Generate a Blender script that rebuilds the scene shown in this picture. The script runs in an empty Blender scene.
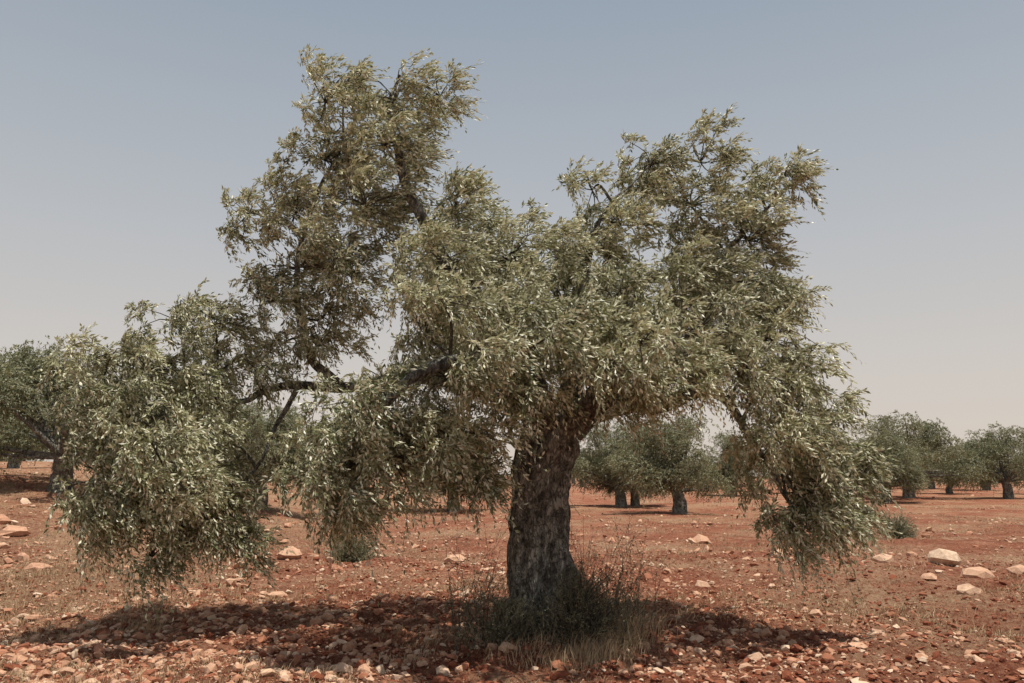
import bpy, bmesh, math, numpy as np
from mathutils import Vector, noise as mnoise
rng = np.random.default_rng(11)
S = bpy.context.scene
R = math.radians

# ------------------------------------------------------------ camera
EYE = 1.55; LENS = 28.0; F = 1024*LENS/36.0
PITCH = math.atan(134.5/F)
cam = bpy.data.cameras.new("camera"); cam.lens = LENS; cam.sensor_width = 36; cam.clip_end = 3000
co = bpy.data.objects.new("camera", cam); S.collection.objects.link(co)
co.location = (0, 0, EYE); co.rotation_euler = (math.pi/2+PITCH, 0, 0); S.camera = co

def sight(px, py, D):
    """surveyed sight-line + measured distance -> world metres"""
    u = (px-512)/F; v = (341.5-py)/F
    ry = math.cos(PITCH)-v*math.sin(PITCH); rz = math.sin(PITCH)+v*math.cos(PITCH)
    return np.array([u/ry*D, D, EYE+rz/ry*D])

# ------------------------------------------------------------ noise / terrain
TAB = np.random.default_rng(5).random((256, 256))
def vn(x, y):
    xi = np.floor(x).astype(int); yi = np.floor(y).astype(int)
    fx = x-xi; fy = y-yi
    fx = fx*fx*(3-2*fx); fy = fy*fy*(3-2*fy)
    a = TAB[xi & 255, yi & 255]; b = TAB[(xi+1) & 255, yi & 255]
    c = TAB[xi & 255, (yi+1) & 255]; d = TAB[(xi+1) & 255, (yi+1) & 255]
    return (a*(1-fx)+b*fx)*(1-fy)+(c*(1-fx)+d*fx)*fy-0.5
def sm(t):
    t = np.clip(t, 0, 1); return t*t*(3-2*t)
def H(x, y):
    x = np.asarray(x, float); y = np.asarray(y, float)
    h = 1.6*sm((-x-3)/14)*sm((y-9)/18) + 1.2*sm((-x-8)/30)*sm((y-26)/50)
    h = h+0.4*sm((y-30)/60)*sm((x+20)/40)
    h = h+0.16*vn(x/3.1+7, y/3.1+3)*sm((np.hypot(x-.35, y-8))/3)
    near = np.exp(-np.maximum(y-10, 0)/25)
    h = h+(0.10*vn(x/.8+20, y/.8+9)+0.10*vn(x/.31+3, y/.31+1)+0.065*vn(x/.13+31, y/.13+71)+0.036*vn(x/.06+1, y/.06+5))*near
    h = h+0.12*np.exp(-((x-.35)**2+(y-8)**2)/.5)
    return h

# ------------------------------------------------------------ mesh builder
class MB:
    def __init__(s): s.V=[]; s.T=[]; s.F={3:[],4:[]}; s.M={3:[],4:[]}; s.n=0
    def add(s, v, f, mat=0, tint=0.5):
        v=np.asarray(v,np.float32).reshape(-1,3); f=np.asarray(f,np.int64)
        if len(f)==0: return
        s.V.append(v); s.T.append(np.broadcast_to(np.asarray(tint,np.float32),(len(v),)))
        s.F[f.shape[1]].append(f+s.n); s.M[f.shape[1]].append(np.full(len(f),mat)); s.n+=len(v)
    def build(s, name, mats, parent=None, smooth=False, smooth_mats=()):
        V=np.concatenate(s.V); T=np.concatenate(s.T)
        L=[];ST=[];MI=[];o=0
        for k in (4,3):
            if s.F[k]:
                f=np.concatenate(s.F[k]); L.append(f.ravel()); ST.append(o+np.arange(len(f))*k); o+=f.size
                MI.append(np.concatenate(s.M[k]))
        L=np.concatenate(L).astype(np.int32);ST=np.concatenate(ST).astype(np.int32);MI=np.concatenate(MI).astype(np.int32)
        me=bpy.data.meshes.new(name)
        me.vertices.add(len(V)); me.vertices.foreach_set("co",V.ravel())
        me.loops.add(len(L)); me.loops.foreach_set("vertex_index",L)
        me.polygons.add(len(ST)); me.polygons.foreach_set("loop_start",ST)
        me.polygons.foreach_set("material_index",MI)
        sf=np.isin(MI,list(smooth_mats)) if not smooth else np.ones(len(MI),bool)
        me.polygons.foreach_set("use_smooth",sf)
        at=me.attributes.new("tint",'FLOAT','POINT'); at.data.foreach_set("value",T.astype(np.float32))
        for m in mats: me.materials.append(m)
        me.update(calc_edges=True)
        ob=bpy.data.objects.new(name,me); S.collection.objects.link(ob)
        if parent: ob.parent=parent
        return ob

def norm(a): return a/np.maximum(np.linalg.norm(a,axis=-1,keepdims=True),1e-9)

def spline(P, n):
    P=np.asarray(P,float); Q=np.vstack([2*P[0]-P[1],P,2*P[-1]-P[-2]])
    m=len(P)-1; out=[]
    for t in np.linspace(0,m,n):
        i=min(int(t),m-1); u=t-i; a,b,c,d=Q[i],Q[i+1],Q[i+2],Q[i+3]
        out.append(.5*((2*b)+(-a+c)*u+(2*a-5*b+4*c-d)*u*u+(-a+3*b-3*c+d)*u**3))
    return np.array(out)

def tube(mb, path, rad, segs, mat=0, rough=0.0, tint=.5, ridge=None):
    P=np.asarray(path,float); n=len(P); rad=np.asarray(rad,float)
    T=norm(np.gradient(P,axis=0))
    ref=np.array([1.,0,0]) if abs(T[0][0])<.8 else np.array([0,1.,0])
    V=np.zeros((n,segs,3)); A=np.arange(segs)/segs*2*np.pi
    U=norm(ref-T[0]*ref.dot(T[0]))
    for i in range(n):
        U=norm(U-T[i]*U.dot(T[i])); W=np.cross(T[i],U)
        r=np.full(segs,rad[i])
        if rough>0:
            for j in range(segs):
                c=math.cos(A[j]);s_=math.sin(A[j])
                k=mnoise.noise(Vector((c*2.2+P[i][0],s_*2.2+P[i][1],P[i][2]*1.3)))*1.0+mnoise.noise(Vector((c*5,s_*5,P[i][2]*3+P[i][0]*3)))*.6
                k+=mnoise.noise(Vector((c*11+3,s_*11,P[i][2]*7+P[i][0]*9)))*.35
                r[j]*=1+rough*k
        if ridge is not None: r=r*ridge(A,P[i])
        V[i]=P[i]+np.cos(A)[:,None]*U*r[:,None]+np.sin(A)[:,None]*W*r[:,None]
    i,j=np.meshgrid(np.arange(n-1),np.arange(segs),indexing='ij'); j2=(j+1)%segs
    f=np.stack([i*segs+j,i*segs+j2,(i+1)*segs+j2,(i+1)*segs+j],-1).reshape(-1,4)
    mb.add(V.reshape(-1,3),f,mat,tint)

def leaves(mb, P, D, N, L, W, mat, tint):
    D=norm(D); Sd=norm(np.cross(D,N)); N=norm(np.cross(Sd,D))
    L=L[:,None];W=W[:,None]
    m=P+D*L*.48+N*L*.07
    V=np.stack([P,m+Sd*W*.5,P+D*L,m-Sd*W*.5],1)
    n=len(P); f=np.arange(n*4).reshape(n,4)
    mb.add(V.reshape(-1,3),f,mat,np.repeat(tint,4))

def twigs(mb, P0, D0, Ln, nl, leafL, leafW, mat_leaf, mat_stem, droop, wind, tint, stems=True, stem_w=.0022, spread=.5):
    n=len(P0); D0=norm(D0); g=np.array([wind,wind*.1,-droop])
    t=np.linspace(.08,1,nl)[None,:,None]
    G=g*(.5+1.0*rng.random((n,1,1)))
    P=P0[:,None]+Ln[:,None,None]*(D0[:,None]*t+G*t*t)
    Tn=norm(D0[:,None]+2*G*t)
    lat=norm(rng.normal(size=(n,nl,3)))
    lat=norm(lat-Tn*(lat*Tn).sum(-1,keepdims=True))
    k=np.arange(nl)%2; lat[:,1::2]=norm(-lat[:,0:2*(nl//2):2]+.9*rng.normal(size=lat[:,1::2].shape))
    P=P+rng.normal(size=P.shape)*.008
    D=norm(Tn*.9+lat*(.35+spread*1.2*rng.random((n,nl,1)))+np.array([wind*.5,0,-.08]))
    N=rng.normal(size=(n,nl,3))*.8+np.array([.1,-.38,.75])
    flip=rng.random((n,nl,1))<.27
    N=np.where(flip,-N,N)
    l=leafL*(.65+.6*rng.random((n,nl)))*(1-.25*t[...,0]**3)
    w=leafW*(.7+.6*rng.random((n,nl)))
    tt=np.clip(np.repeat(tint[:,None],nl,1)+rng.normal(size=(n,nl))*.15,0,1)
    leaves(mb,P.reshape(-1,3),D.reshape(-1,3),N.reshape(-1,3),l.ravel(),w.ravel(),mat_leaf,tt.ravel())
    if stems:
        ts=np.linspace(0,1,4)[None,:,None]
        Q=P0[:,None]+Ln[:,None,None]*(D0[:,None]*ts+G*ts*ts)
        a=norm(np.cross(D0,rng.normal(size=(n,3)))); b=norm(np.cross(D0,a))
        off=np.stack([a,-.5*a+.87*b,-.5*a-.87*b],1)
        r=stem_w*np.array([1.4,1.1,.8,.35])
        V=Q[:,:,None,:]+off[:,None]*r[None,:,None,None]
        base=(np.arange(n)*12)[:,None,None]; i=np.arange(3)[None,:,None]; j=np.arange(3)[None,None,:]; j2=(j+1)%3
        f=np.stack([base+i*3+j,base+i*3+j2,base+(i+1)*3+j2,base+(i+1)*3+j],-1).reshape(-1,4)
        mb.add(V.reshape(-1,3),f,mat_stem,.5)

# ------------------------------------------------------------ materials
def new(name):
    m=bpy.data.materials.new(name); m.use_nodes=True; nt=m.node_tree
    for n in list(nt.nodes): nt.nodes.remove(n)
    out=nt.nodes.new('ShaderNodeOutputMaterial'); return m,nt,out
def N(nt,t,**k):
    n=nt.nodes.new(t)
    for a,b in k.items(): setattr(n,a,b)
    return n
def ramp(nt,src,stops):
    r=N(nt,'ShaderNodeValToRGB'); e=r.color_ramp.elements
    while len(e)<len(stops): e.new(.5)
    for i,(p,c) in enumerate(stops): e[i].position=p; e[i].color=(*c,1) if len(c)==3 else c
    nt.links.new(src,r.inputs[0]); return r.outputs[0]
def mix(nt,fac,a,b,bt='MIX'):
    m=N(nt,'ShaderNodeMix',data_type='RGBA',blend_type=bt)
    for s,i in ((fac,0),(a,6),(b,7)):
        if hasattr(s,'is_linked') or hasattr(s,'links'): nt.links.new(s,m.inputs[i])
        else: m.inputs[i].default_value=s if i==0 else (*s,1)
    return m.outputs[2]
def noise(nt,vec,scale,detail=5,rough=.55):
    n=N(nt,'ShaderNodeTexNoise'); n.inputs['Scale'].default_value=scale; n.inputs['Detail'].default_value=detail; n.inputs['Roughness'].default_value=rough
    nt.links.new(vec,n.inputs['Vector']); return n.outputs[0]

def leaf_mat(name,top_d,top_l,under,rough=.42,trans=.22,spec=.5):
    m,nt,out=new(name)
    a=N(nt,'ShaderNodeAttribute',attribute_name='tint'); g=N(nt,'ShaderNodeNewGeometry')
    top=ramp(nt,a.outputs['Fac'],[(0.1,top_d),(.9,top_l)])
    und=mix(nt,.25,under,top)
    col=mix(nt,g.outputs['Backfacing'],top,und)
    p=N(nt,'ShaderNodeBsdfPrincipled'); p.inputs['Roughness'].default_value=rough
    p.inputs['Specular IOR Level'].default_value=spec
    nt.links.new(col,p.inputs['Base Color'])
    tr=N(nt,'ShaderNodeBsdfTranslucent'); tc=mix(nt,.4,col,(.30,.30,.09)); nt.links.new(tc,tr.inputs[0])
    ms=N(nt,'ShaderNodeMixShader'); ms.inputs[0].default_value=trans
    nt.links.new(p.outputs[0],ms.inputs[1]); nt.links.new(tr.outputs[0],ms.inputs[2]); nt.links.new(ms.outputs[0],out.inputs[0])
    return m
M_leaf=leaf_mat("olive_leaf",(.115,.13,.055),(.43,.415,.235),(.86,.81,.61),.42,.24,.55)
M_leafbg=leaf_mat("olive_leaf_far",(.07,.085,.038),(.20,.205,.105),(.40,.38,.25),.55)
M_weed=leaf_mat("weed_leaf",(.10,.10,.06),(.26,.24,.15),(.3,.28,.18),.6)
M_shrub=leaf_mat("shrub_leaf",(.13,.14,.075),(.28,.27,.16),(.32,.31,.2),.6)

def bark(name,dark,mid,light,scale=1):
    m,nt,out=new(name); tc=N(nt,'ShaderNodeTexCoord')
    mp=N(nt,'ShaderNodeMapping'); mp.inputs['Scale'].default_value=(1,1,.45); nt.links.new(tc.outputs['Object'],mp.inputs[0])
    n1=noise(nt,mp.outputs[0],20*scale,10,.75); n2=noise(nt,tc.outputs['Object'],9*scale,8,.7)
    v=N(nt,'ShaderNodeTexVoronoi',feature='DISTANCE_TO_EDGE'); v.inputs['Scale'].default_value=20*scale
    nd=N(nt,'ShaderNodeMix',data_type='RGBA'); nd.inputs[0].default_value=.30; nt.links.new(mp.outputs[0],nd.inputs[6])
    nn=N(nt,'ShaderNodeTexNoise'); nn.inputs['Scale'].default_value=9; nn.inputs['Detail'].default_value=5; nt.links.new(mp.outputs[0],nn.inputs['Vector']); nt.links.new(nn.outputs[1],nd.inputs[7])
    nt.links.new(nd.outputs[2],v.inputs['Vector'])
    c=ramp(nt,n1,[(.36,dark),(.5,mid),(.64,light)])
    lich=ramp(nt,n2,[(.49,(0,0,0)),(.57,(1,1,1))])
    lf=N(nt,'ShaderNodeMath',operation='MULTIPLY'); lf.inputs[1].default_value=.65; nt.links.new(lich,lf.inputs[0])
    c=mix(nt,lf.outputs[0],c,light)
    crack=ramp(nt,v.outputs[0],[(0,(.2,.2,.2)),(.10,(1,1,1))])
    c=mix(nt,.65,c,crack,'MULTIPLY')
    p=N(nt,'ShaderNodeBsdfPrincipled'); p.inputs['Roughness'].default_value=.95; p.inputs['Specular IOR Level'].default_value=.15
    nt.links.new(c,p.inputs['Base Color'])
    ad=N(nt,'ShaderNodeMath',operation='ADD'); nt.links.new(n1,ad.inputs[0])
    cl=N(nt,'ShaderNodeMath',operation='MINIMUM'); cl.inputs[1].default_value=.15; nt.links.new(v.outputs[0],cl.inputs[0])
    ml=N(nt,'ShaderNodeMath',operation='MULTIPLY'); ml.inputs[1].default_value=3; nt.links.new(cl.outputs[0],ml.inputs[0]); nt.links.new(ml.outputs[0],ad.inputs[1])
    b=N(nt,'ShaderNodeBump'); b.inputs['Strength'].default_value=1; b.inputs['Distance'].default_value=.05
    nt.links.new(ad.outputs[0],b.inputs['Height']); nt.links.new(b.outputs[0],p.inputs['Normal'])
    nt.links.new(p.outputs[0],out.inputs[0]); return m
M_bark=bark("olive_bark",(.07,.064,.052),(.20,.185,.155),(.54,.52,.45))
M_twig=bark("olive_twig",(.08,.07,.05),(.14,.12,.09),(.22,.20,.15),.6)

def ground_mat():
    m,nt,out=new("red_soil"); g=N(nt,'ShaderNodeNewGeometry'); pos=g.outputs['Position']
    n1=noise(nt,pos,.3,7,.65); n2=noise(nt,pos,1.6,8,.65); n3=noise(nt,pos,14,9,.75); n4=noise(nt,pos,60,5,.7); n5=noise(nt,pos,.9,6,.6)
    soil=ramp(nt,n2,[(.36,(.145,.040,.023)),(.5,(.275,.092,.052)),(.64,(.45,.21,.13))])
    fine=ramp(nt,n3,[(.36,(.095,.024,.014)),(.48,(.275,.088,.048)),(.62,(.54,.28,.175))])
    c=mix(nt,.48,soil,fine)
    peb=ramp(nt,n4,[(.54,(0,0,0)),(.66,(1,1,1))])
    pm=N(nt,'ShaderNodeMath',operation='MULTIPLY'); pm.inputs[1].default_value=.45; nt.links.new(peb,pm.inputs[0])
    c=mix(nt,pm.outputs[0],c,(.57,.38,.26))
    dry=ramp(nt,n1,[(.45,(0,0,0)),(.60,(.85,.85,.85))])
    sx=N(nt,'ShaderNodeSeparateXYZ'); nt.links.new(pos,sx.inputs[0])
    mr=N(nt,'ShaderNodeMapRange'); mr.inputs[1].default_value=-3; mr.inputs[2].default_value=-6.5; mr.inputs[3].default_value=0; mr.inputs[4].default_value=.9; nt.links.new(sx.outputs[0],mr.inputs[0])
    mx=N(nt,'ShaderNodeMath',operation='MULTIPLY'); nt.links.new(mr.outputs[0],mx.inputs[0]); nt.links.new(ramp(nt,n5,[(.38,(0,0,0)),(.54,(1,1,1))]),mx.inputs[1])
    mm=N(nt,'ShaderNodeMath',operation='MAXIMUM'); nt.links.new(dry,mm.inputs[0]); nt.links.new(mx.outputs[0],mm.inputs[1])
    dm=N(nt,'ShaderNodeMath',operation='MULTIPLY'); nt.links.new(mm.outputs[0],dm.inputs[0]); nt.links.new(ramp(nt,n3,[(.35,(.08,.08,.08)),(.60,(.85,.85,.85))]),dm.inputs[1])
    c=mix(nt,dm.outputs[0],c,(.47,.33,.205))
    p=N(nt,'ShaderNodeBsdfPrincipled'); p.inputs['Roughness'].default_value=1; p.inputs['Specular IOR Level'].default_value=.05
    nt.links.new(c,p.inputs['Base Color'])
    ad=N(nt,'ShaderNodeMath',operation='ADD'); nt.links.new(n3,ad.inputs[0])
    ml=N(nt,'ShaderNodeMath',operation='MULTIPLY'); ml.inputs[1].default_value=.35; nt.links.new(n4,ml.inputs[0]); nt.links.new(ml.outputs[0],ad.inputs[1])
    b=N(nt,'ShaderNodeBump'); b.inputs['Strength'].default_value=1; b.inputs['Distance'].default_value=.09
    nt.links.new(ad.outputs[0],b.inputs['Height']); nt.links.new(b.outputs[0],p.inputs['Normal'])
    nt.links.new(p.outputs[0],out.inputs[0]); return m
M_ground=ground_mat()

def tint_mat(name,stops,nscale=12,bump=.02,rough=.95):
    m,nt,out=new(name); a=N(nt,'ShaderNodeAttribute',attribute_name='tint'); g=N(nt,'ShaderNodeNewGeometry')
    c=ramp(nt,a.outputs['Fac'],stops)
    n1=noise(nt,g.outputs['Position'],nscale,7,.65)
    c=mix(nt,.7,c,ramp(nt,n1,[(.3,(.55,.45,.4)),(.7,(1.2,1.15,1.1))]),'MULTIPLY')
    p=N(nt,'ShaderNodeBsdfPrincipled'); p.inputs['Roughness'].default_value=rough; p.inputs['Specular IOR Level'].default_value=.1
    nt.links.new(c,p.inputs['Base Color'])
    b=N(nt,'ShaderNodeBump'); b.inputs['Strength'].default_value=.7; b.inputs['Distance'].default_value=bump
    nt.links.new(n1,b.inputs['Height']); nt.links.new(b.outputs[0],p.inputs['Normal'])
    nt.links.new(p.outputs[0],out.inputs[0]); return m
M_stone=tint_mat("limestone",[(0,(.24,.08,.045)),(.35,(.44,.21,.13)),(.75,(.60,.39,.27)),(1,(.68,.53,.40))],16)
M_straw=tint_mat("dry_grass",[(0,(.34,.24,.14)),(1,(.62,.49,.32))],5,.001)

# ------------------------------------------------------------ ground
def axis(lo_fine,hi_fine,step,lo,hi,g):
    a=list(np.arange(lo_fine,hi_fine,step)); s=step; x=a[-1]
    while x<hi: s*=g; x+=s; a.append(x)
    s=step; x=a[0]; b=[]
    while x>lo: s*=g; x-=s; b.append(x)
    return np.array(b[::-1]+a)
xs=axis(-6,6,.025,-1500,1500,1.035); ys=axis(5,12,.03,-300,2500,1.03)
X,Y=np.meshgrid(xs,ys,indexing='ij'); Z=H(X,Y)
nx,ny=X.shape
i,j=np.meshgrid(np.arange(nx-1),np.arange(ny-1),indexing='ij')
f=np.stack([i*ny+j,(i+1)*ny+j,(i+1)*ny+j+1,i*ny+j+1],-1).reshape(-1,4)
mb=MB(); mb.add(np.stack([X,Y,Z],-1),f,0); mb.build("ground",[M_ground],smooth=True)

# ------------------------------------------------------------ main olive tree
D0=8.0
tree=bpy.data.objects.new("olive_tree",None); S.collection.objects.link(tree)
wood=MB(); fol=MB()
def limb(pts,r0,r1,segs=14,n=None,rough=.12):
    P=np.array([sight(*p) for p in pts]); n=n or max(12,len(pts)*7)
    Q=spline(P,n)
    for k in range(1,n-1):
        Q[k]+=np.array(mnoise.noise_vector(Vector(Q[k]*2.3)))*.05
    rad=r1+(r0-r1)*(1-np.linspace(0,1,n))**1.35
    tube(wood,Q,rad,segs,0,rough); return Q
tp=[(549,668,8.0,.40),(545,635,8.0,.37),(541,590,8.0,.315),(539,545,8.0,.29),(540,500,8.0,.275),(543,465,8.0,.275),(549,438,8.0,.285),(553,420,8.0,.24),(556,405,8.02,.12)]
TP=spline([sight(*p[:3]) for p in tp],150); TR=np.interp(np.linspace(0,len(tp)-1,150),range(len(tp)),[p[3] for p in tp])
def ridge(A,p):
    z=max(p[2]-.0,0); tw=p[2]*.9
    fl=math.exp(-z/.22)
    r=1+.07*np.cos(3*A+tw*1.3)+.045*np.cos(7*A-tw*2+1)+fl*(.12+.22*np.maximum(0,np.cos(5*A+.6)))
    kn=np.array([mnoise.noise(Vector((math.cos(a)*3.2,math.sin(a)*3.2,p[2]*4.5)))+.5*mnoise.noise(Vector((math.cos(a)*7,math.sin(a)*7,p[2]*11))) for a in A])
    return r+.10*kn
tube(wood,TP,TR,96,0,.19,ridge=ridge)
limbs=[]
L=lambda *a,**k: limbs.append(limb(*a,**k))
L([(546,440,8),(535,400,8.05),(508,350,8.15),(472,300,8.2),(432,240,8.25),(402,170,8.25),(388,110,8.2),(400,75,8.2)],.19,.015,18)
L([(560,436,8),(590,410,7.95),(620,405,7.9),(662,404,7.85),(705,392,7.8),(735,412,7.8),(765,460,7.8),(795,510,7.8)],.16,.015,18)
L([(552,430,8),(575,360,8.1),(585,290,8.1),(590,240,8.0),(612,204,7.9),(650,165,8.0)],.09,.008,14)
L([(560,430,8.05),(620,360,8.4),(690,290,8.5),(745,230,8.5),(800,175,8.5)],.11,.010,14)
L([(545,430,8.1),(490,392,8.5),(410,378,8.9),(345,388,8.8),(300,384,8.6),(262,392,8.4),(240,402,8.3),(185,405,8.2),(120,400,8.1)],.10,.015,14)
L([(340,385,8.8),(308,352,8.6),(298,290,8.6),(308,220,8.5),(338,150,8.4),(345,100,8.4)],.055,.010,12)
L([(300,384,8.5),(275,425,8.4),(262,465,8.2),(215,500,8.1),(170,520,8.0)],.03,.010,10)
L([(548,430,7.9),(515,385,7.4),(455,360,6.95),(395,395,6.8),(350,450,6.8),(330,490,6.8)],.12,.012,12)
L([(556,430,8.1),(575,370,8.8),(560,300,9.5),(520,240,9.8)],.15,.02,12)
L([(562,430,7.9),(610,385,7.3),(660,350,6.9),(700,330,6.7)],.12,.015,12)
L([(560,430,8.1),(640,385,8.8),(720,350,9.4),(790,330,9.6)],.12,.015,12)
L([(790,330,9.0),(820,400,8.4),(835,450,8.2),(850,470,8.1)],.03,.01,8)
LP=np.concatenate([l[len(l)//4:] for l in limbs])
# lumps: px, py, dist, rx px, rz px, ry m, density
lumps=[
(395,100,8.2,62,30,.6,1),(325,102,8.3,44,44,.6,1),(440,96,8.2,26,26,.4,1),(385,145,8.2,58,38,.7,1),(325,160,8.4,46,38,.6,1),
(250,212,8.5,30,32,.45,.9),(295,215,8.5,42,40,.6,1),(365,205,8.2,50,42,.7,1),(297,268,8.6,52,38,.7,1),(275,302,8.5,38,28,.5,1),(328,310,8.6,34,32,.6,1),(350,262,8.3,44,42,.7,1),(320,345,8.4,30,22,.4,.8),
(455,215,8.0,50,34,.7,1.1),(440,268,7.7,62,46,.9,1),(510,258,8.0,52,42,.9,1),(500,315,7.3,68,46,.8,1.1),(425,325,7.3,36,42,.7,1.1),(450,378,7.0,66,44,.8,1.1),(520,388,7.2,44,42,.5,1.1),
(365,410,6.9,60,40,.6,1.3),(345,468,6.9,52,42,.5,1.5),(395,465,7.0,48,42,.5,1.5),(348,512,6.9,36,26,.35,1.5),(455,445,7.1,54,40,.6,1.4),(482,480,7.2,30,26,.3,1.3),(385,380,8.2,36,20,.4,.9),(310,440,7.3,28,34,.4,1),
(565,265,8.2,40,36,.8,1),(575,325,7.5,55,42,.8,1.1),(625,315,7.6,60,44,.8,1),(610,368,7.1,58,32,.7,1.2),(670,382,7.3,56,30,.7,1.2),(625,400,7.2,38,14,.4,.7),
(592,190,8.1,40,24,.4,.8),(650,165,8.1,50,32,.6,1),(700,162,8.3,34,28,.5,1),(690,205,8.3,58,36,.7,1),(620,225,8.0,44,32,.5,1),(784,176,8.5,38,22,.4,1),(752,198,8.5,32,28,.5,1),(748,240,8.4,58,34,.7,1),
(690,270,7.9,60,40,.9,1),(762,285,8.3,60,38,.8,1),(700,328,7.5,64,38,.9,1),(772,340,8.0,60,40,.8,1.1),(740,374,7.5,48,32,.6,1.2),(794,390,7.9,48,38,.7,1.2),(775,440,7.7,44,38,.6,1.4),
(828,450,8.0,38,36,.5,1.4),(797,492,7.8,52,36,.5,1.5),(830,514,7.8,40,30,.4,1.4),(789,530,7.7,32,24,.3,1.3),(862,468,8.0,26,28,.3,1.1),(828,420,8.1,26,26,.3,1),
(108,362,8.1,38,36,.5,1),(180,322,8.2,36,28,.5,1),(215,325,8.4,36,34,.5,1),(150,370,8.1,48,36,.7,1.1),(215,375,8.3,44,36,.6,1.1),(102,418,8.0,40,38,.6,1.2),(155,432,8.0,56,42,.8,1.3),(218,442,8.1,40,40,.6,1.3),
(104,478,7.9,46,40,.7,1.4),(170,497,7.9,56,38,.8,1.4),(232,508,8.0,34,36,.4,1.4),(118,525,7.8,44,30,.5,1.4),(182,543,7.9,36,24,.4,1.3),(148,560,7.8,26,16,.2,1.2),(243,542,8.0,24,18,.2,1.2),(280,345,8.5,30,24,.4,.7),(258,370,8.2,30,26,.4,.8),
(540,300,9.4,80,55,.9,.8),(640,300,9.4,80,55,.9,.8),(720,310,9.4,70,60,.8,.8),(450,280,9.2,70,60,.8,.7),(560,370,9.2,80,30,.8,.8),(470,350,9.2,60,40,.8,.7),(370,180,9.0,46,56,.6,.5),(690,360,9.2,55,32,.7,.7),(165,415,8.9,55,45,.6,.7),
(560,330,6.6,60,34,.5,.6),(640,345,6.5,56,28,.5,.6),(480,350,6.4,56,32,.5,.7),(150,440,7.0,46,40,.5,.8),(180,485,7.0,40,26,.5,.6),(440,300,6.7,50,30,.5,.6),
]
tP=[];tD=[];tL=[];tT=[]
for (px,py,D,rx,rz,ry,den) in lumps:
    C=sight(px,py,D); sc=D/F; rad=np.array([rx*sc*.93,ry,rz*sc*.93])
    d=np.linalg.norm(LP-C,axis=1); A=LP[np.argmin(d+ (LP[:,2]>C[2]+.3)*.4)]
    mid=(A+C)/2+rng.normal(size=3)*.05+np.array([0,0,.05])
    tube(wood,spline([A,mid,C],8),np.linspace(.018,.008,8),6,1)
    area=math.pi*rad[0]*rad[2]
    ns=max(4,int(area*40*den))
    dr=norm(rng.normal(size=(ns,3))); rr=rng.random(ns)[:,None]**.42
    Cs=C+dr*rr*rad*(1+.17*rng.normal(size=(ns,1)))
    for c in Cs:
        m=(C+c)/2+rng.normal(size=3)*.05+np.array([0,0,.05])
        tube(wood,spline([C,m,c],5),np.linspace(.007,.003,5),4,1)
    lt=rng.normal()*.12
    for c,dd in zip(Cs,dr):
        nt_=int(rng.integers(9,15))
        base=np.clip(.5+lt+rng.normal()*.26,0,1)
        tP.append(c+rng.normal(size=(nt_,3))*.045)
        tD.append(dd*.5+rng.normal(size=(nt_,3))*.6+np.array([.15,0,.25]))
        tL.append(rng.uniform(.10,.23,nt_)*(1+.5*(rng.random(nt_)<.12)))
        tT.append(np.full(nt_,base))
tP=np.concatenate(tP);tD=np.concatenate(tD);tL=np.concatenate(tL);tT=np.concatenate(tT)
grp=rng.integers(0,4,len(tP)); zc=tP[:,2]
grp=np.where((zc>3.6)&(grp>=2),rng.integers(0,2,len(tP)),grp)
grp=np.where((zc<2.6)&(grp<1),rng.integers(2,4,len(tP)),grp)
for g_,(dr_,wi) in enumerate([(.1,.45),(.4,.45),(.8,.3),(1.25,.2)]):
    s=grp==g_
    twigs(fol,tP[s],tD[s],tL[s],16,.066,.0195,0,1,dr_,wi,tT[s])
wood.build("trunk_and_limbs",[M_bark,M_twig],tree,smooth=True)
fol.build("leaf_crown",[M_leaf,M_twig],tree)

# ------------------------------------------------------------ other olive trees
def bg_tree(name, seed, nsub, leafn, leafL, leafW, lean=0.0, mb=None, off=None, sc=1, h=4.5):
    r=np.random.default_rng(seed); own=mb is None
    if own: mb=MB()
    off=np.zeros(3) if off is None else off
    W=lambda p: np.asarray(p,float)*sc+off
    n=20 if own else 6
    top=np.array([.25*r.normal()+lean*.5,.15*r.normal(),1.1])
    tube(mb,spline([W([0,0,-.3]),W([.12*r.normal(),0,.5]),W(top)],n),np.linspace(.30,.18,n)*sc,14 if own else 6,0,.25 if own else 0)
    lp=[]
    nl=21 if own else 9
    wx=r.uniform(.9,1.25)
    for k in range(nl):
        a=k/nl*4*np.pi+r.normal()*.4; rad=(r.uniform(1.0,2.2) if k%3 else r.uniform(.2,1.2))*wx
        z=r.uniform(1.1,2.8) if k%3 else r.uniform(2.7,3.8)
        c=np.array([math.cos(a)*rad+lean,math.sin(a)*rad,z]); lp.append(c)
        m=(top+c)/2+r.normal(size=3)*.12
        tube(mb,spline([W(top*.9),W(m),W(c)],8),np.linspace(.09,.02,8)*sc,6,0)
    P=[];Dd=[];T=[]
    for c in lp:
        R3=np.array([r.uniform(.4,.95),r.uniform(.4,.95),r.uniform(.4,.8)])
        dr=norm(r.normal(size=(nsub,3))); cc=c+dr*(r.random((nsub,1))**.4)*R3
        cc[:,2]=np.maximum(cc[:,2],.6+.6*r.random(nsub))
        lt=r.normal()*.12
        for q,d in zip(cc,dr):
            k=5
            P.append(W(q+r.normal(size=(k,3))*.08)); Dd.append(d*.5+r.normal(size=(k,3))*.5+np.array([.15,0,.3])); T.append(np.full(k,np.clip(.5+lt+r.normal()*.2,0,1)))
    P=np.concatenate(P);Dd=np.concatenate(Dd);T=np.concatenate(T)
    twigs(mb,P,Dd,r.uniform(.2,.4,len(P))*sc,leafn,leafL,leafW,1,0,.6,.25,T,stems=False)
    if own: return mb.build(name,[M_bark,M_leafbg],smooth_mats=(0,))
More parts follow.
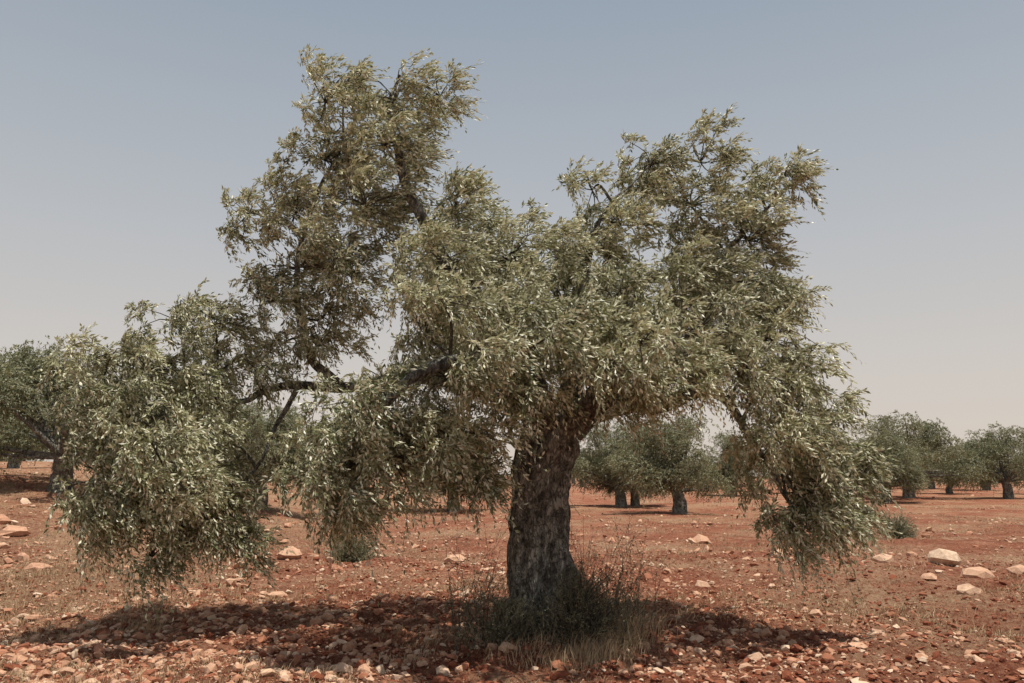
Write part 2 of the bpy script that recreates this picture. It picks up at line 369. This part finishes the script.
variants=[bg_tree("olive_tree",s,42,11,.10,.034,ln) for s,ln in ((1,0),(2,.3),(3,-.5),(7,.2))]
place=[(60,23,1.03,.2,2),(620,41,1.05,1.2,0),(634,42,.9,3.4,3),(678,33,1.0,2.4,1),(453,36,1.0,3.3,3),(262,26,.85,5.2,1),(205,38,1.0,.8,0),
(885,46,.95,.4,3),(908,52,1.25,2.0,0),(862,58,1.0,2.6,2),(948,62,.85,1.1,2),(930,76,1.2,3.1,1),(1006,53,1.15,2.9,3),(985,70,1.1,2.2,1),(1050,60,1.2,4.2,1),(-40,28,1.1,1.7,0),(12,48,1.1,3,3),(790,85,1.1,3,2),(732,58,1.1,5,3),(350,62,1,4,2),(130,60,1.1,1,0),
(1500,20,1.1,2,0),(-700,14,1.1,1,1)]
used=set()
for (px,D,sc,rz,v) in place:
    x=(px-512)/F*D/(math.cos(PITCH)+math.sin(PITCH)*.17)
    src=variants[v]
    if v in used: ob=bpy.data.objects.new("olive_tree",src.data); S.collection.objects.link(ob)
    else: ob=src; used.add(v)
    ob.location=(x,D,float(H(x,D))-.05); ob.scale=(sc*1.08,sc*1.08,sc*1.0); ob.rotation_euler=(0,0,rz)
    if px==60: ob.rotation_euler=(0,0,0)
mb=MB()
for k in range(80):
    y=rng.uniform(80,200); x=rng.uniform(-.85,.85)*y
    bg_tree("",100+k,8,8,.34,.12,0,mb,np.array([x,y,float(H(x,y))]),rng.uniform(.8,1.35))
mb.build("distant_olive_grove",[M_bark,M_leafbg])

# ------------------------------------------------------------ stones
def hull(n,flat,seed):
    r=np.random.default_rng(seed); bm=bmesh.new()
    p=norm(r.normal(size=(n,3)))*r.uniform(.8,1.05,(n,1))*np.array([1,.75,flat])
    for q in p: bm.verts.new(q)
    g=bmesh.ops.convex_hull(bm,input=bm.verts)
    bmesh.ops.delete(bm,geom=[v for v in bm.verts if not v.link_faces],context='VERTS')
    bmesh.ops.triangulate(bm,faces=bm.faces); bmesh.ops.recalc_face_normals(bm,faces=bm.faces)
    bm.verts.index_update()
    V=np.array([v.co[:] for v in bm.verts]); Fc=np.array([[v.index for v in q.verts] for q in bm.faces]); bm.free(); return V,Fc
HV=[hull(n,fl,k) for k,(n,fl) in enumerate([(14,.6),(18,.5),(12,.7),(22,.55),(16,.4),(26,.6),(10,.5),(11,.7)])]
def scatter(mb,x,y,size,tint,sink=.2):
    v=rng.integers(0,len(HV),len(x)); z=H(x,y)
    for k,(V,Fc) in enumerate(HV):
        s=np.where(v==k)[0]; n=len(s)
        if not n: continue
        a=rng.uniform(0,6.28,n); t=rng.normal(size=n)*.3
        st=rng.uniform(.65,1.35,(n,1,3))
        W=V[None]*size[s][:,None,None]*st
        zt=W[...,2]*np.cos(t)[:,None]+W[...,0]*np.sin(t)[:,None]; xt=W[...,0]*np.cos(t)[:,None]-W[...,2]*np.sin(t)[:,None]
        ca,sa=np.cos(a)[:,None],np.sin(a)[:,None]
        Q=np.stack([xt*ca-W[...,1]*sa+x[s][:,None],xt*sa+W[...,1]*ca+y[s][:,None],zt+(z[s]+size[s]*sink)[:,None]],-1)
        f=(Fc[None]+(np.arange(n)*len(V))[:,None,None]).reshape(-1,3)
        mb.add(Q.reshape(-1,3),f,0,np.repeat(tint[s],len(V)))
mb=MB()
def field(n,y0,y1,smin,smed,smax,tm,ts,pw=1.0,x0=-.85,x1=.85):
    y=y0*(y1/y0)**(rng.random(n)**pw); x=rng.uniform(x0,x1,n)*y
    keep=(vn(x/1.7+50,y/1.7+20)+vn(x/.6,y/.6)*.5+(-x/y)*.35+.47)>rng.random(n)*.7
    x,y=x[keep],y[keep]; s=np.clip(smed*np.exp(rng.normal(size=len(x))*.5),smin,smax)
    scatter(mb,x,y,s,np.clip(tm+rng.normal(size=len(x))*ts,0,1))
field(36000,4.5,18,.007,.013,.04,.5,.28)
field(18000,4.5,28,.013,.023,.055,.58,.25)
field(5200,5,45,.025,.038,.085,.62,.22)
field(1600,4.8,11,.025,.04,.08,.62,.2,1,-.8,.0)
field(1600,12,70,.05,.07,.16,.62,.2)
mb.build("field_stones",[M_stone])
mb=MB(); n=24000
y=4.5*(16/4.5)**rng.random(n); x=rng.uniform(-.8,.8,n)*y
scatter(mb,x,y,np.clip(.016*np.exp(rng.normal(size=n)*.6),.005,.07),np.clip(.05+rng.normal(size=n)*.1,0,1),.1)
mb.build("soil_clods",[M_stone])

for k,(px,D,s,fl,ti) in enumerate([(942,14.6,.34,.55,.95),(972,12.6,.28,.45,.7),(963,10.6,.16,.5,.8),(880,15,.24,.45,.8),(868,7.9,.12,.5,.8),(812,9.3,.09,.5,.75),(290,15.5,.3,.5,.7),(455,15.5,.25,.45,.7),(12,17,.32,.45,.6),(-5,18,.3,.5,.5),(40,12.8,.26,.4,.6),(280,10.9,.13,.5,.7),(700,20,.35,.35,.65),(335,10,.09,.6,.6),(925,12.4,.13,.5,.7),(1015,13.5,.2,.5,.7)]):
    x=(px-512)/F*D/(math.cos(PITCH)+math.sin(PITCH)*.25)
    V,Fc=hull(34,fl,60+k); V=V*s
    V=V+np.array([[*mnoise.noise_vector(Vector(q*3/s))] for q in V])*s*.2
    a=rng.uniform(-.5,.5); ca,sa=math.cos(a),math.sin(a)
    Q=np.stack([V[:,0]*ca-V[:,1]*sa+x,V[:,0]*sa+V[:,1]*ca+D,V[:,2]+float(H(x,D))+s*fl*.35],-1)
    m_=MB(); m_.add(Q,Fc,0,ti); ob=m_.build("limestone_rock",[M_stone])

# ------------------------------------------------------------ dry grass
def blades(mb,x,y,h,w,lean,tint,mat=0):
    n=len(x); z=H(x,y)-.01; a=rng.uniform(0,6.28,n)
    B=np.stack([x,y,z],-1); sd=np.stack([np.cos(a),np.sin(a),0*a],-1)*w[:,None]*.5
    ln=rng.normal(size=(n,3))*np.array([1,1,0])*lean+np.array([.15,0,0])
    M=B+(ln*.35+np.array([0,0,.6]))*h[:,None]; T=B+(ln+np.array([0,0,1]))*h[:,None]
    V=np.stack([B-sd,B+sd,M+sd*.8,M-sd*.8,T],1).reshape(-1,3); b=np.arange(n)[:,None]*5
    mb.add(V,np.concatenate([b+np.array([[0,1,2]]),b+np.array([[0,2,3]]),b+np.array([[3,2,4]])]),mat,np.repeat(tint,5))
mb=MB()
n=15000; y=5.5*(45/5.5)**rng.random(n); x=rng.uniform(-.8,.8,n)*y
msk=(vn(x/2.6+90,y/2.6+40)+.5*vn(x/.9,y/.9)+.08*(np.abs(x)/y)+.12*(y>9)+.45*np.clip(-x/y*1.8-.5,0,1)*(y>8)) > .16
x,y=x[msk],y[msk]
k=9; X2=np.repeat(x,k)+rng.normal(size=len(x)*k)*.05*np.repeat(1+y/20,k); Y2=np.repeat(y,k)+rng.normal(size=len(x)*k)*.05
blades(mb,X2,Y2,rng.uniform(.03,.10,len(X2)),rng.uniform(.003,.006,len(X2))*(1+Y2/25),.5,rng.uniform(0,1,len(X2)))
def tuft(px,py_D,n,spread,h0,h1):
    D=py_D; x0=(px-512)/F*D/(math.cos(PITCH)+math.sin(PITCH)*.35)
    x=x0+rng.normal(size=n)*spread; y=D+rng.normal(size=n)*spread
    blades(mb,x,y,rng.uniform(h0,h1,n),rng.uniform(.003,.005,n),.4,rng.uniform(.2,1,n))
for a in [(600,7.3,700,.17,.08,.25),(580,7.1,500,.2,.05,.18),(530,7.2,350,.2,.05,.16),(640,7.9,200,.14,.1,.3),(480,7.9,200,.15,.05,.2),(625,7.5,220,.1,.15,.4),(30,12,2200,.8,.05,.15),(90,13,1800,.8,.05,.15),(20,9.5,1200,.5,.04,.13),(60,10.5,1200,.6,.04,.12),(750,8.6,150,.3,.05,.12),(980,9,300,.6,.05,.14),(800,12,500,.8,.04,.12)]:
    tuft(*a)
mb.build("dry_grass",[M_straw])

# ------------------------------------------------------------ weeds at the trunk + shrubs
mb=MB()
def weeds(n,cx,cy,sx,sy,h0,h1,lf=12,ls=.03):
    P=np.stack([cx+rng.normal(size=n)*sx,cy+rng.normal(size=n)*sy],-1); z=H(P[:,0],P[:,1])
    P0=np.concatenate([P,z[:,None]],1); Dd=rng.normal(size=(n,3))*.22+np.array([.05,0,1])
    Ln=rng.uniform(h0,h1,n)
    twigs(mb,P0,Dd,Ln,lf,ls,.008,0,1,.04,.05,rng.uniform(.2,.9,n),stem_w=.0028)
    k=4; t=rng.uniform(.35,.95,n*k)[:,None]; Q=np.repeat(P0,k,0)+np.repeat(norm(Dd)*Ln[:,None],k,0)*t
    twigs(mb,Q,np.repeat(Dd,k,0)+rng.normal(size=(n*k,3))*.55,np.repeat(Ln,k)*.28,8,ls,.007,0,1,.05,.05,rng.uniform(.2,.9,n*k),stem_w=.0016)
weeds(60,-.22,7.7,.18,.2,.2,.6); weeds(16,-.35,7.8,.16,.2,.6,1.0)
weeds(60,.88,7.8,.2,.2,.3,.75); weeds(20,.95,7.9,.22,.2,.7,1.15)
weeds(60,.60,7.4,.22,.1,.25,.6); weeds(35,.05,7.45,.2,.1,.2,.5)
mb.build("wild_weeds",[M_weed,M_twig])
def shrub(px,D,w,h,n,mat,name,leafL=.035,xo=None):
    x=(px-512)/F*D/(math.cos(PITCH)+math.sin(PITCH)*.25) if xo is None else xo
    m_=MB(); z=float(H(x,D))
    d=norm(rng.normal(size=(n,3))+np.array([0,0,.5])); d[:,2]=np.abs(d[:,2])
    P=np.array([x,D,z])+d*np.array([w,w*.8,h])*rng.uniform(.2,.85,(n,1))
    twigs(m_,P,d+rng.normal(size=(n,3))*.4+np.array([0,0,.5]),rng.uniform(.3,.6,n)*h*.8,12,leafL,leafL*.3,0,1,.1,.1,np.clip(.5+rng.normal(size=n)*.2,0,1),stem_w=.003)
    for q in P[::6]:
        tube(m_,spline([np.array([x,D,z-.03]),(q+np.array([x,D,z]))/2+rng.normal(size=3)*.03,q],5),np.linspace(.012,.004,5),4,1)
    m_.build(name,[mat,M_twig])
shrub(897,20.5,.5,.6,420,M_shrub,"green_shrub",.05)
shrub(352,15.6,.45,.6,420,M_shrub,"green_shrub",.05)
shrub(0,7.45,.28,.66,460,M_weed,"wild_shrub",.03,xo=.62)
shrub(0,7.6,.26,.38,240,M_weed,"wild_shrub",.03,xo=.02)

# ------------------------------------------------------------ light and sky
to_sun=Vector((.20,-.10,.96)).normalized()
sd=bpy.data.lights.new("sun",'SUN'); sd.energy=5; sd.angle=R(.53); sd.color=(1,.96,.86)
so=bpy.data.objects.new("sun",sd); S.collection.objects.link(so); so.rotation_euler=to_sun.to_track_quat('Z','Y').to_euler(); so.location=(5,-5,20)
w=bpy.data.worlds.new("World"); S.world=w; w.use_nodes=True; nt=w.node_tree
bg=nt.nodes['Background']; sky=N(nt,'ShaderNodeTexSky',sky_type='NISHITA'); sky.sun_disc=False
sky.sun_elevation=math.asin(to_sun.z); sky.sun_rotation=math.atan2(to_sun.x,to_sun.y)
sky.dust_density=2; sky.air_density=1.0; sky.ozone_density=1.0; sky.altitude=300
hs=N(nt,'ShaderNodeHueSaturation'); hs.inputs['Saturation'].default_value=.6; nt.links.new(sky.outputs[0],hs.inputs['Color'])
ST=.15
g=N(nt,'ShaderNodeTexCoord'); sx=N(nt,'ShaderNodeSeparateXYZ'); nt.links.new(g.outputs['Generated'],sx.inputs[0])
hz=ramp(nt,sx.outputs[2],[(0,(.70,.60,.52)),(.12,(.62,.565,.51)),(.3,(.48,.495,.51)),(.6,(.265,.335,.415))])
sc_=N(nt,'ShaderNodeVectorMath',operation='SCALE'); sc_.inputs['Scale'].default_value=1/ST; nt.links.new(hz,sc_.inputs[0])
c=mix(nt,.88,hs.outputs[0],sc_.outputs[0])
nt.links.new(c,bg.inputs[0]); bg.inputs[1].default_value=ST
S.view_settings.view_transform='Standard'; S.view_settings.look='None'; S.view_settings.exposure=0
